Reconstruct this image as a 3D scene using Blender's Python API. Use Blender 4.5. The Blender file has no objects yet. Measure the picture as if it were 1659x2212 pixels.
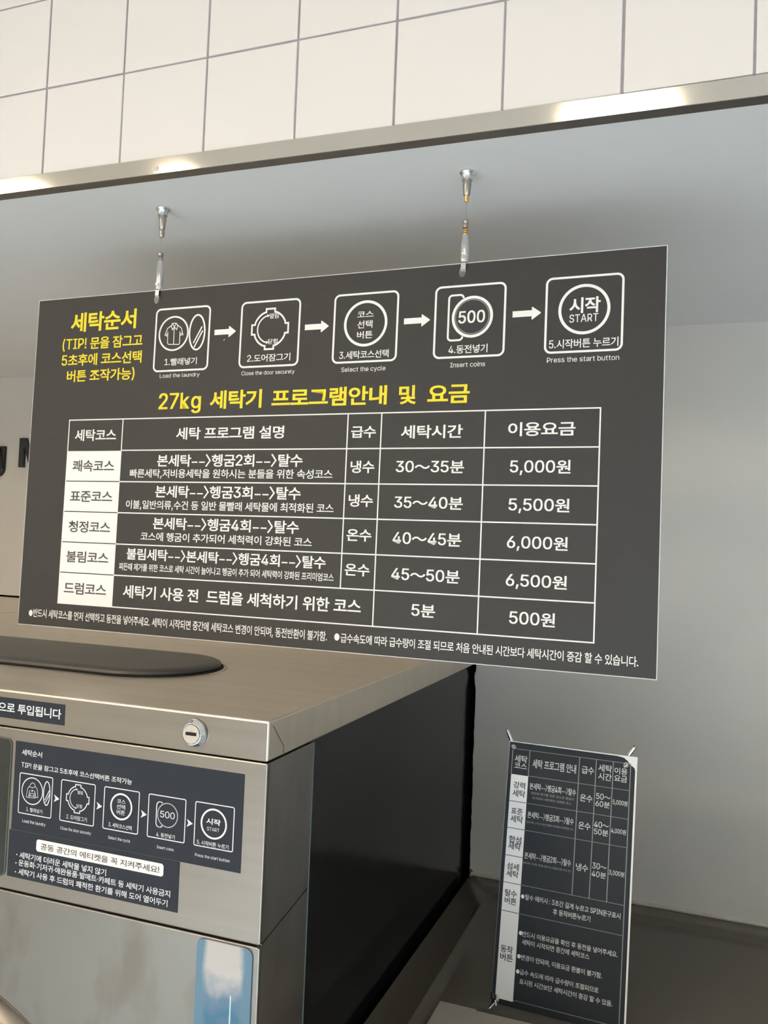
import bpy, math, random, json
from math import sin, cos, pi, radians
from mathutils import Vector, Matrix
random.seed(7)
S = bpy.context.scene
COL = S.collection

# ------------------------------------------------------------------ camera
cam_d = bpy.data.cameras.new('camera'); cam = bpy.data.objects.new('camera', cam_d); COL.objects.link(cam)
cam_d.sensor_fit = 'HORIZONTAL'; cam_d.sensor_width = 36.0; cam_d.lens = 36.0 * 1816.8 / 1659.0
cam_d.clip_start = 0.02; cam_d.clip_end = 100
A_ = Vector((0.93718654, 0.3467297, 0.03820857)); B_ = Vector((-0.0210829, -0.05303177, 0.99837024)); C_ = Vector((-0.34819089, 0.93646471, 0.0423906))
M_ = Matrix(((A_.x, B_.x, -C_.x, 0.0), (A_.y, B_.y, -C_.y, 0.0), (A_.z, B_.z, -C_.z, 1.65), (0, 0, 0, 1)))
cam.matrix_world = M_
S.camera = cam

# ------------------------------------------------------------------ world, lights, exposure
W = bpy.data.worlds.new('daylight'); S.world = W; W.use_nodes = True
bg = W.node_tree.nodes['Background']; bg.inputs[0].default_value = (0.62, 0.80, 1.0, 1); bg.inputs[1].default_value = 0.8

def area(name, loc, rot, sx, sy, power, col):
    l = bpy.data.lights.new(name, 'AREA'); l.shape = 'RECTANGLE'; l.size = sx; l.size_y = sy; l.energy = power; l.color = col
    o = bpy.data.objects.new(name, l); COL.objects.link(o); o.location = loc; o.rotation_euler = rot
    return o
# daylight entering through the shop front behind and to the right of the camera
area('window_daylight', (0.9, -4.0, 1.15), (radians(100), 0, 0), 5.4, 2.0, 10, (0.72, 0.86, 1.0))
# low sun through the shop front: it lands on the pale floor and bounces up to the soffit
sun_d = bpy.data.lights.new('sun', 'SUN'); sun_d.energy = 18.0; sun_d.angle = 0.01; sun_d.color = (1.0, 0.98, 0.95)
sun = bpy.data.objects.new('sun', sun_d); COL.objects.link(sun); sun.location = (1, -6, 5); sun.rotation_euler = (radians(56), 0, radians(6))
LAMP_POWER = 31.0      # emission strength of the warm ceiling panels

vs = S.view_settings
vs.view_transform = 'Standard'; vs.look = 'None'; vs.gamma = 1.0; vs.use_curve_mapping = False; vs.exposure = 0.0

D = json.loads(r'''{"sign":{"O":[-1.08706,1.14318,1.4953],"yaw":-0.01164,"lean":0.01457,"w":1.0447,"h":0.564},"yellow":[["세탁순서",0.0733,0.2089,0.5193,0.0335],["(TIP! 문을 잠그고",0.0584,0.2241,0.482,0.0207],["5초후에 코스선택",0.0586,0.2242,0.4543,0.0206],["버튼 조작가능)",0.0719,0.2119,0.4267,0.0205],["27kg",0.2632,0.3436,0.3783,0.0262],["세탁기",0.36,0.4534,0.378,0.0293],["프로그램안내",0.4709,0.6606,0.3774,0.0286],["및",0.6793,0.7055,0.3765,0.0276],["요금",0.7228,0.7851,0.3763,0.0283]],"white":[["1.빨래넣기",0.2699,0.3315,0.4426,0.0118],["Load the laundry",0.2622,0.3383,0.4203,0.0062],["2.도어잠그기",0.4237,0.4993,0.4414,0.0119],["Close the door securely",0.4149,0.5079,0.4184,0.0062],["3.세탁코스선택",0.5813,0.6604,0.4389,0.012],["Select the cycle",0.5858,0.6564,0.4173,0.0067],["4.동전넣기",0.7514,0.8082,0.4392,0.0121],["Insert coins",0.755,0.8057,0.4171,0.0067],["5.시작버튼 누르기",0.8939,0.9855,0.4394,0.0126],["Press the start button",0.8918,0.987,0.418,0.0069],["세탁코스",0.0973,0.1826,0.3247,0.0196],["세탁 프로그램 설명",0.3003,0.4952,0.3251,0.0197],["급수",0.6066,0.646,0.3235,0.0178],["본세탁-->헹굼2회-->탈수",0.2669,0.529,0.2814,0.0196],["빠른세탁,저비용세탁을 원하시는 분들을 위한 속성코스",0.2148,0.5795,0.2607,0.0141],["본세탁-->헹굼3회-->탈수",0.2668,0.5286,0.2313,0.0195],["이불,일반의류,수건 등 일반 물빨래 세탁물에 최적화된 코스",0.2107,0.584,0.2097,0.0141],["본세탁-->헹굼4회-->탈수",0.2659,0.5283,0.18,0.0194],["코스에 헹굼이 추가되어 세척력이 강화된 코스",0.2432,0.551,0.1584,0.014],["불림세탁-->본세탁-->헹굼4회-->탈수",0.218,0.5753,0.129,0.0186],["찌든때 제거를 위한 코스로 세탁 시간이 늘어나고 헹굼이 추가 되어 세탁력이 강화된 프리미엄코스",0.2044,0.5892,0.1079,0.0121],["세탁기 사용 전  드럼을 세척하기 위한 코스",0.2152,0.6346,0.0679,0.0211],["냉수",0.6081,0.6459,0.2718,0.0184],["냉수",0.6076,0.6461,0.2221,0.0183],["온수",0.6068,0.646,0.1716,0.0182],["온수",0.6064,0.6455,0.121,0.0181],["세탁시간",0.6848,0.7771,0.3224,0.0192],["이용요금",0.8416,0.9331,0.3239,0.0193],["30~35분",0.6792,0.7811,0.2719,0.0185],["35~40분",0.6791,0.7812,0.2204,0.0184],["40~45분",0.679,0.7809,0.1691,0.0189],["45~50분",0.6793,0.7807,0.1177,0.0188],["5분",0.712,0.7471,0.0681,0.0187],["5,000원",0.846,0.9282,0.2721,0.0188],["5,500원",0.8459,0.9283,0.22,0.0187],["6,000원",0.8456,0.9276,0.1687,0.0186],["6,500원",0.8459,0.928,0.1171,0.0185],["500원",0.8523,0.914,0.0666,0.019],["반드시 세탁코스를 먼저 선택하고 동전을 넣어주세요. 세탁이 시작되면 중간에 세탁코스 변경이 안되며, 동전반환이 불가함.",0.033,0.5828,0.0216,0.0145],["급수속도에 따라 급수량이 조절 되므로 처음 안내된 시간보다 세탁시간이 증감 할 수 있습니다.",0.6049,1.0214,0.0211,0.0136]],"dark":[["쾌속코스",0.0966,0.1827,0.2728,0.0195],["표준코스",0.0958,0.1829,0.2215,0.0194],["청정코스",0.0965,0.1825,0.1704,0.0193],["불림코스",0.0957,0.1826,0.1199,0.0192],["드럼코스",0.0951,0.1819,0.0672,0.0198]],"icontext":[["코스",0.6078,0.6341,0.4993,0.0106],["선택",0.6085,0.6329,0.4841,0.0117],["버튼",0.6089,0.6337,0.4684,0.0113],["500",0.7644,0.8031,0.4852,0.0175],["시작",0.9198,0.9611,0.4912,0.0216],["START",0.9203,0.9585,0.4736,0.0108],["열림",0.4594,0.4756,0.5069,0.0084],["닫힘",0.4592,0.4757,0.4667,0.0081]],"boxes":[[0.2477,0.4267,0.353,0.5321],[0.4086,0.4267,0.5135,0.5321],[0.5693,0.4267,0.6733,0.5321],[0.7283,0.4267,0.8326,0.5321],[0.8872,0.4267,0.9913,0.5321]],"arrows":[[0.3617,0.4004,0.4866],[0.5218,0.5614,0.4852],[0.6822,0.7216,0.4846],[0.8422,0.8814,0.4846]],"circ":{"c1":[0.2841,0.4894,0.027,0.028],"e1":[0.329,0.4889,0.0143,0.0283],"c2":[0.4614,0.4866,0.0297,0.0307],"arc":[0.4597,0.4867,0.0234,0.021],"c3":[0.6216,0.4855,0.0324,0.0331],"coin":[0.7845,0.4852,0.0277,0.0283],"c5":[0.9396,0.4856,0.0322,0.0327]},"shirt":[[[0.2729,0.4929],[0.2735,0.474],[0.2753,0.4719],[0.2954,0.4708],[0.2968,0.4728],[0.2963,0.4923]],[[0.2796,0.503],[0.2721,0.4984],[0.2677,0.4874],[0.2728,0.4855]],[[0.2909,0.5031],[0.2985,0.4976],[0.3025,0.4865],[0.2972,0.4856]],[[0.2683,0.4895],[0.2729,0.4879]],[[0.3017,0.4889],[0.297,0.4881]],[[0.2808,0.5062],[0.2885,0.5061],[0.2915,0.5017],[0.2898,0.4955],[0.2849,0.5],[0.2819,0.4955],[0.2787,0.5015],[0.2808,0.5062]],[[0.2808,0.5062],[0.2849,0.5],[0.2885,0.5061]],[[0.2849,0.5],[0.2853,0.4718]]],"slash":[[[0.323,0.4714],[0.338,0.4979]],[[0.3247,0.4644],[0.3394,0.4911]]],"slot":[0.7496,0.4526,0.771,0.5177],"rows":[0.3509,0.2987,0.2468,0.1955,0.1441,0.093,0.0412],"cols":[0.0839,0.1947,0.6006,0.654,0.8087,0.965],"dots":[[0.0275,0.0207],[0.5988,0.0219]],"hooks":[[0.2472,0.5631],[0.7683,0.5641],[0.2477,0.5491],[0.7674,0.5521]],"m":{"stickA":[[-0.4408,1.4125],[-0.3209,1.4132],[-0.3207,1.3847],[-0.4386,1.3826]],"stickB":[[-0.4055,1.3542],[-0.0318,1.3514],[-0.0335,1.2275],[-0.4084,1.2278]],"stickC":[[-0.4094,1.2272],[-0.123,1.228],[-0.1236,1.1628],[-0.4089,1.1607]],"pill":[[-0.3597,1.2203],[-0.1475,1.2217],[-0.1476,1.2049],[-0.359,1.2033]],"dots":[[-0.3931,1.1941],[-0.3938,1.1822],[-0.3939,1.1698]],"t1":[["으로 투입됩니다",-0.4404,-0.3266,1.3987,0.0141],["세탁순서",-0.394,-0.3579,1.3384,0.0084],["TIP! 문을 잠그고 5초후에 코스선택버튼 조작가능",-0.3938,-0.2039,1.3206,0.0077]],"t2":[["1. 빨래넣기",-0.3808,-0.3521,1.2596,0.0058],["2. 도어잠그기",-0.31,-0.275,1.2596,0.0062],["3. 세탁코스선택",-0.2388,-0.2007,1.2594,0.0061],["4. 동전넣기",-0.1614,-0.1324,1.2579,0.0059],["5. 시작버튼 누르기",-0.0985,-0.0512,1.2577,0.0059],["Load the laundry",-0.3866,-0.3453,1.2427,0.0042],["Close the door securely",-0.3194,-0.2668,1.2427,0.0041],["Select the cycle",-0.2381,-0.2023,1.2422,0.004],["Insert coins",-0.1595,-0.1332,1.2417,0.0038],["Press the start button",-0.1003,-0.0489,1.241,0.0038]],"ti":[["열림",-0.2933,-0.284,1.2951,0.0048],["닫힘",-0.2937,-0.2842,1.2765,0.005],["코스",-0.2263,-0.2126,1.2927,0.0058],["선택",-0.2269,-0.2129,1.2853,0.0064],["버튼",-0.2264,-0.2128,1.2779,0.0064],["500",-0.1569,-0.134,1.2853,0.0085],["시작",-0.0859,-0.0643,1.2866,0.0077],["START",-0.0842,-0.0658,1.2769,0.0045]],"t3":[["세탁기에 더러운 세탁물 넣지 않기",-0.3883,-0.2386,1.1943,0.0092],["운동화·기저귀·애완용품·발매트·카페트 등 세탁기 사용금지",-0.3892,-0.1353,1.1837,0.009],["세탁기 사용 후 드럼의 쾌적한 환기를 위해 도어 열어두기",-0.3887,-0.1387,1.1711,0.009]],"t4":[["공동 공간의 에티켓을 꼭 지켜주세요!",-0.3518,-0.1539,1.212,0.009]],"boxes":[[-0.3958,1.2523,-0.3362,1.3096],[-0.3219,1.2523,-0.263,1.3096],[-0.2486,1.2523,-0.1904,1.3096],[-0.1763,1.2523,-0.1172,1.3096],[-0.1036,1.2523,-0.0445,1.3096]],"chev":[[-0.3285,1.2815],[-0.2556,1.2814],[-0.1828,1.2809],[-0.1107,1.2796]],"circ":{"c1":[-0.3719,1.2859,0.0184,0.0186],"e1":[-0.3462,1.2861,0.0056,0.0164],"c2":[-0.2924,1.286,0.0182,0.0184],"arc":[-0.2934,1.2864,0.0111,0.0102],"c3":[-0.2195,1.2856,0.0169,0.0167],"coin":[-0.1452,1.2848,0.0153,0.0155],"c5":[-0.0746,1.2839,0.0186,0.0183]},"slot":[-0.1628,1.2675,-0.1521,1.301],"slash":[[[-0.3491,1.2764],[-0.3418,1.2908]],[[-0.3477,1.2731],[-0.3407,1.2866]]],"shirt":[[[-0.3775,1.2913],[-0.3748,1.2961],[-0.3719,1.2977],[-0.3684,1.2966],[-0.3667,1.2929]],[[-0.3776,1.2919],[-0.3803,1.2885],[-0.382,1.2765],[-0.378,1.2763],[-0.3767,1.2867]],[[-0.3667,1.2929],[-0.3632,1.2899],[-0.3612,1.2786],[-0.365,1.2777],[-0.3675,1.2873]],[[-0.3767,1.2867],[-0.3764,1.2761],[-0.3667,1.2769],[-0.3675,1.2873]],[[-0.3743,1.2825],[-0.3697,1.2829],[-0.3684,1.2789],[-0.3753,1.2789],[-0.3743,1.2825]],[[-0.3775,1.2913],[-0.3722,1.2906],[-0.3667,1.2929]],[[-0.3735,1.2871],[-0.3705,1.2872],[-0.3704,1.2858],[-0.3733,1.2856],[-0.3735,1.2871]]],"screen":[[-0.4174,1.3515],[-0.4058,1.1695]],"screen2":[[-0.4366,1.3559],[-0.422,1.1583]],"lock":[-0.1086,1.3973,-0.127,1.3953,-0.1096,1.4158],"seamv":[-0.4208,1.1415,-0.0013,1.1434],"handle":[[-0.0891,1.1379],[-0.009,1.139],[-0.0154,1.044],[-0.0913,1.0267]],"ring":[[-0.4095,0.989],[-0.3836,0.9793],[-0.3563,0.9664]],"liptop":[[-0.4417,1.4251],[0.0006,1.4233]],"lipbot":[[-0.438,1.3746],[-0.0001,1.3708]]},"banner":{"O":[-0.31648,1.47643,0.87],"yaw":-0.05617,"lean":0.16654,"w":0.2263,"h":0.441},"bt":[["세탁",0.0114,0.0349,0.4114,0.0128],["코스",0.0115,0.035,0.3993,0.0115],["세탁 프로그램 안내",0.0448,0.1229,0.4068,0.0154],["급수",0.1327,0.1542,0.408,0.0132],["세탁",0.1611,0.1845,0.4151,0.0123],["시간",0.1614,0.1845,0.4009,0.0122],["이용",0.1888,0.2107,0.414,0.0114],["요금",0.1887,0.2108,0.4016,0.0114],["본세탁-->헹굼4회-->탈수",0.0424,0.1248,0.3673,0.0116],["찌든때 제거를 위한 코스로 헹굼이",0.0453,0.1216,0.3555,0.0048],["추가되어 세탁력이 강화된 코스",0.0484,0.1179,0.3475,0.0048],["온수",0.1325,0.1539,0.3607,0.0126],["50~",0.1598,0.1845,0.3673,0.0098],["60분",0.1595,0.1839,0.3548,0.0105],["5,000원",0.1883,0.2131,0.3615,0.0085],["본세탁-->헹굼3회-->탈수",0.0421,0.1238,0.3181,0.0115],["일반의류, 수건 등 일반 물빨래 세탁물에 최적화된 코스",0.041,0.1246,0.3053,0.0039],["온수",0.1321,0.1531,0.3145,0.0124],["40~",0.159,0.1838,0.3205,0.0097],["50분",0.1592,0.1835,0.3083,0.0104],["4,000원",0.1879,0.2129,0.3146,0.0084],["본세탁-->헹굼2회-->탈수",0.0415,0.1233,0.2492,0.0113],["빠른세탁, 저비용 세탁을 원하시는 분들을 위한 속성 코스",0.0396,0.1248,0.2364,0.0039],["냉수",0.132,0.1529,0.2458,0.0122],["30~",0.1596,0.1837,0.2528,0.0095],["40분",0.1592,0.1832,0.2395,0.0102],["3,000원",0.1878,0.2131,0.2466,0.0083],["탈수 에러시 : 3초간 길게 누르고 SPIN문구표시",0.0477,0.21,0.1805,0.0094],["후 동작버튼누르기",0.0974,0.1609,0.1661,0.0097],["반드시 이용요금을 확인 후 동전을 넣어주세요.",0.0466,0.2082,0.1203,0.009],["세탁이 시작되면 중간에 세탁코스",0.0472,0.1626,0.1072,0.009],["변경이 안되며, 이용요금 환불이 불가함.",0.0473,0.1846,0.0826,0.0089],["급수 속도에 따라 급수량이 조절되므로",0.0469,0.1804,0.059,0.0088],["표시된 시간보단 세탁시간이 증감 할 수 있음.",0.0472,0.2035,0.044,0.0088]],"bd":[["강력",0.0128,0.0343,0.3654,0.0115],["세탁",0.012,0.0353,0.3513,0.0125],["표준",0.0118,0.033,0.3202,0.0113],["세탁",0.0113,0.0344,0.307,0.0123],["합섬",0.0116,0.034,0.2714,0.0126],["세탁",0.0112,0.0338,0.2602,0.0117],["섬세",0.0113,0.033,0.2264,0.0116],["세탁",0.0112,0.0331,0.2139,0.0116],["탈수",0.0114,0.0325,0.1815,0.0115],["버튼",0.0116,0.033,0.1687,0.0114],["동작",0.0105,0.0324,0.0897,0.012],["버튼",0.0107,0.0334,0.0766,0.0119]],"bdots":[[0.0432,0.1803],[0.0438,0.1206],[0.0436,0.083],[0.0434,0.0586]]}''')

# ------------------------------------------------------------------ materials
def mat(name, col, rough=0.5, metal=0.0, noise=0.0, nscale=20.0, bump=0.0, bscale=200.0, stretch=None, coat=0.0, spec=0.5, emit=None, estr=0.0, tint=None, rnoise=0.0, aniso=0.0):
    m = bpy.data.materials.new(name); m.use_nodes = True
    nt = m.node_tree; b = nt.nodes['Principled BSDF']
    b.inputs['Base Color'].default_value = (*col, 1); b.inputs['Roughness'].default_value = rough; b.inputs['Metallic'].default_value = metal
    b.inputs['Specular IOR Level'].default_value = spec; b.inputs['Coat Weight'].default_value = coat; b.inputs['Coat Roughness'].default_value = 0.08
    if aniso: b.inputs['Anisotropic'].default_value = aniso
    if emit: b.inputs['Emission Color'].default_value = (*emit, 1); b.inputs['Emission Strength'].default_value = estr
    tc = nt.nodes.new('ShaderNodeTexCoord'); mp = nt.nodes.new('ShaderNodeMapping'); nt.links.new(tc.outputs['Object'], mp.inputs['Vector'])
    if stretch: mp.inputs['Scale'].default_value = stretch
    if noise or rnoise:
        n = nt.nodes.new('ShaderNodeTexNoise'); n.inputs['Scale'].default_value = nscale; n.inputs['Detail'].default_value = 4
        nt.links.new(mp.outputs[0], n.inputs['Vector'])
        if noise:
            mx = nt.nodes.new('ShaderNodeMix'); mx.data_type = 'RGBA'
            c2 = tint if tint else tuple(c * (1 - noise) for c in col)
            mx.inputs['A'].default_value = (*col, 1); mx.inputs['B'].default_value = (*c2, 1)
            r = nt.nodes.new('ShaderNodeMapRange'); r.inputs['From Min'].default_value = 0.35; r.inputs['From Max'].default_value = 0.7
            nt.links.new(n.outputs['Fac'], r.inputs['Value']); nt.links.new(r.outputs[0], mx.inputs['Factor']); nt.links.new(mx.outputs['Result'], b.inputs['Base Color'])
        if rnoise:
            r2 = nt.nodes.new('ShaderNodeMapRange'); r2.inputs['To Min'].default_value = rough; r2.inputs['To Max'].default_value = rough + rnoise
            nt.links.new(n.outputs['Fac'], r2.inputs['Value']); nt.links.new(r2.outputs[0], b.inputs['Roughness'])
    if bump:
        n2 = nt.nodes.new('ShaderNodeTexNoise'); n2.inputs['Scale'].default_value = bscale; n2.inputs['Detail'].default_value = 3
        nt.links.new(mp.outputs[0], n2.inputs['Vector'])
        bp = nt.nodes.new('ShaderNodeBump'); bp.inputs['Strength'].default_value = bump; bp.inputs['Distance'].default_value = 0.002
        nt.links.new(n2.outputs['Fac'], bp.inputs['Height']); nt.links.new(bp.outputs[0], b.inputs['Normal'])
    return m
TILE = mat('glazed_white_tile', (0.76, 0.715, 0.68), 0.06, noise=0.02, nscale=3)
GROUT = mat('grey_grout', (0.36, 0.33, 0.345), 0.9, noise=0.15, nscale=60)
TRIM = mat('satin_steel_trim', (0.70, 0.67, 0.62), 0.09, 1.0, noise=0.05, nscale=15)
SOFFIT = mat('painted_soffit', (0.80, 0.81, 0.82), 0.75, bump=0.05, bscale=60, noise=0.03, nscale=4)
WALL = mat('painted_wall', (0.66, 0.635, 0.59), 0.75, bump=0.06, bscale=40, noise=0.03, nscale=5)
ROOMW = mat('room_paint', (0.70, 0.66, 0.60), 0.8, noise=0.03)
FLOOR = mat('pale_floor_tiles', (0.51, 0.60, 0.68), 0.5, noise=0.08, nscale=6)
BOARD = mat('foam_board_edge', (0.62, 0.63, 0.63), 0.6)
FACE = mat('matt_charcoal_print', (0.030, 0.029, 0.028), 0.42, noise=0.05, nscale=8, bump=0.35, bscale=330, stretch=(1, 1, 3.0), spec=0.38)
WHITE = mat('white_print', (0.80, 0.78, 0.76), 0.5)
YELLOW = mat('yellow_print', (0.82, 0.64, 0.010), 0.5)
DARKP = mat('charcoal_print', (0.06, 0.056, 0.056), 0.5)
GREYP = mat('grey_ring_print', (0.30, 0.29, 0.29), 0.4)
ZINC = mat('zinc_metal', (0.72, 0.73, 0.74), 0.22, 1.0)
NICKEL = mat('dull_nickel', (0.46, 0.42, 0.38), 0.35, 1.0)
BRASS = mat('brass', (0.80, 0.50, 0.22), 0.28, 1.0)
WIRE = mat('steel_wire', (0.35, 0.35, 0.35), 0.4, 1.0)
CHROME = mat('chrome', (0.86, 0.87, 0.88), 0.07, 1.0)
GRIP = mat('polished_zinc', (0.80, 0.80, 0.80), 0.20, 1.0)
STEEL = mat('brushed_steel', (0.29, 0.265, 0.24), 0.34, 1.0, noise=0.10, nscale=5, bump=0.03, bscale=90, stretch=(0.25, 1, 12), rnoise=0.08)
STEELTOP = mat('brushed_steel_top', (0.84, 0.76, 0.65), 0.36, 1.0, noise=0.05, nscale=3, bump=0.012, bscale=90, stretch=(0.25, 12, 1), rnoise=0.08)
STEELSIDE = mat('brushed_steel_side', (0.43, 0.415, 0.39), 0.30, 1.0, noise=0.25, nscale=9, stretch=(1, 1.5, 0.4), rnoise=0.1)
BLACKP = mat('black_enamel_panel', (0.010, 0.011, 0.011), 0.15, spec=0.35, noise=0.1, nscale=3)
GAP = mat('dark_gap', (0.012, 0.010, 0.009), 0.9)
BRONZE = mat('seam_and_shadow_brown', (0.16, 0.12, 0.09), 0.7)  # brown for the fold seam and the painted shadow lines
PLASTIC = mat('dark_grey_plastic', (0.075, 0.068, 0.062), 0.38, noise=0.2, nscale=6, stretch=(0.4, 2, 1))
STICK = mat('navy_black_vinyl', (0.020, 0.025, 0.036), 0.5, spec=0.25, noise=0.08, nscale=30)
SCREEN = mat('dark_display_glass', (0.010, 0.016, 0.016), 0.10, spec=0.6)
BEZEL = mat('display_bezel', (0.10, 0.12, 0.11), 0.3, 0.5)
LETTER = mat('black_acrylic', (0.018, 0.019, 0.019), 0.35)
NTOP = mat('dark_taupe_enamel', (0.10, 0.087, 0.070), 0.20, spec=0.5, noise=0.06, nscale=6, rnoise=0.06)
BEIGE = mat('beige_coated_panel', (0.36, 0.325, 0.28), 0.55, noise=0.08, nscale=40)
VINYL = mat('banner_vinyl', (0.026, 0.031, 0.037), 0.5, spec=0.25, noise=0.06, nscale=25)
VWHITE = mat('banner_white_vinyl', (0.92, 0.92, 0.91), 0.5)
GLINE = mat('banner_line_print', (0.26, 0.28, 0.28), 0.5)
GTEXT = mat('banner_text_print', (0.66, 0.66, 0.65), 0.5)
CAULK = mat('stained_caulk', (0.60, 0.56, 0.50), 0.7, noise=0.3, nscale=40, tint=(0.50, 0.44, 0.37))
RUST = mat('rust_stain', (0.20, 0.09, 0.04), 0.8)
BLACKPL = mat('black_plastic', (0.02, 0.02, 0.022), 0.4)

# lower front sheet: steel with faint tarnish patches
def tarnish():
    m = STEEL.copy(); m.name = 'tarnished_steel'; nt = m.node_tree; b = nt.nodes['Principled BSDF']
    tc = nt.nodes.new('ShaderNodeTexCoord'); n = nt.nodes.new('ShaderNodeTexNoise'); n.inputs['Scale'].default_value = 9; n.inputs['Detail'].default_value = 5
    mp = nt.nodes.new('ShaderNodeMapping'); mp.inputs['Scale'].default_value = (1.6, 1, 0.8); mp.inputs['Location'].default_value = (0.35, 0, 0.1)
    nt.links.new(tc.outputs['Object'], mp.inputs[0]); nt.links.new(mp.outputs[0], n.inputs['Vector'])
    r = nt.nodes.new('ShaderNodeMapRange'); r.inputs['From Min'].default_value = 0.52; r.inputs['From Max'].default_value = 0.68; r.inputs['To Max'].default_value = 0.7
    nt.links.new(n.outputs['Fac'], r.inputs['Value'])
    mx = nt.nodes.new('ShaderNodeMix'); mx.data_type = 'RGBA'; mx.inputs['A'].default_value = (0.26, 0.25, 0.235, 1); mx.inputs['B'].default_value = (0.20, 0.175, 0.145, 1)
    nt.links.new(r.outputs[0], mx.inputs['Factor']); nt.links.new(mx.outputs['Result'], b.inputs['Base Color'])
    return m
STEELLOW = tarnish()
def film():
    m = bpy.data.materials.new('blue_film_and_reflections'); m.use_nodes = True; nt = m.node_tree; b = nt.nodes['Principled BSDF']
    b.inputs['Roughness'].default_value = 0.3; b.inputs['Specular IOR Level'].default_value = 0.3
    tc = nt.nodes.new('ShaderNodeTexCoord'); sp = nt.nodes.new('ShaderNodeSeparateXYZ'); nt.links.new(tc.outputs['Object'], sp.inputs[0])
    n = nt.nodes.new('ShaderNodeTexNoise'); n.inputs['Scale'].default_value = 26; n.inputs['Detail'].default_value = 5
    nt.links.new(tc.outputs['Object'], n.inputs['Vector'])
    # white patch near the top, blue below (worn film, with the mirror plate's reflections painted in)
    a = nt.nodes.new('ShaderNodeMath'); a.operation = 'MULTIPLY_ADD'; nt.links.new(n.outputs['Fac'], a.inputs[0]); a.inputs[1].default_value = 0.07; nt.links.new(sp.outputs['Z'], a.inputs[2])
    r = nt.nodes.new('ShaderNodeValToRGB'); mr = nt.nodes.new('ShaderNodeMapRange'); mr.inputs['From Min'].default_value = -0.10; mr.inputs['From Max'].default_value = 0.08
    nt.links.new(a.outputs[0], mr.inputs['Value']); nt.links.new(mr.outputs[0], r.inputs['Fac'])
    e = r.color_ramp.elements; e[0].position = 0.0; e[0].color = (0.26, 0.30, 0.33, 1); e[1].position = 1.0; e[1].color = (0.44, 0.43, 0.42, 1)
    for p_, c_ in ((0.30, (0.15, 0.23, 0.30, 1)), (0.52, (0.055, 0.16, 0.27, 1)), (0.66, (0.12, 0.20, 0.29, 1)), (0.80, (0.46, 0.45, 0.45, 1))):
        x = e.new(p_); x.color = c_
    # blue streaks along both sides of the plate
    ab = nt.nodes.new('ShaderNodeMath'); ab.operation = 'ABSOLUTE'; nt.links.new(sp.outputs['X'], ab.inputs[0])
    a2 = nt.nodes.new('ShaderNodeMath'); a2.operation = 'MULTIPLY_ADD'; nt.links.new(n.outputs['Fac'], a2.inputs[0]); a2.inputs[1].default_value = 0.018; nt.links.new(ab.outputs[0], a2.inputs[2])
    m2 = nt.nodes.new('ShaderNodeMapRange'); m2.inputs['From Min'].default_value = 0.032; m2.inputs['From Max'].default_value = 0.040
    nt.links.new(a2.outputs[0], m2.inputs['Value'])
    mx = nt.nodes.new('ShaderNodeMix'); mx.data_type = 'RGBA'; nt.links.new(m2.outputs[0], mx.inputs['Factor'])
    nt.links.new(r.outputs['Color'], mx.inputs['A']); mx.inputs['B'].default_value = (0.11, 0.21, 0.30, 1)
    nt.links.new(mx.outputs['Result'], b.inputs['Base Color'])
    return m
FILM = film()

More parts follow.
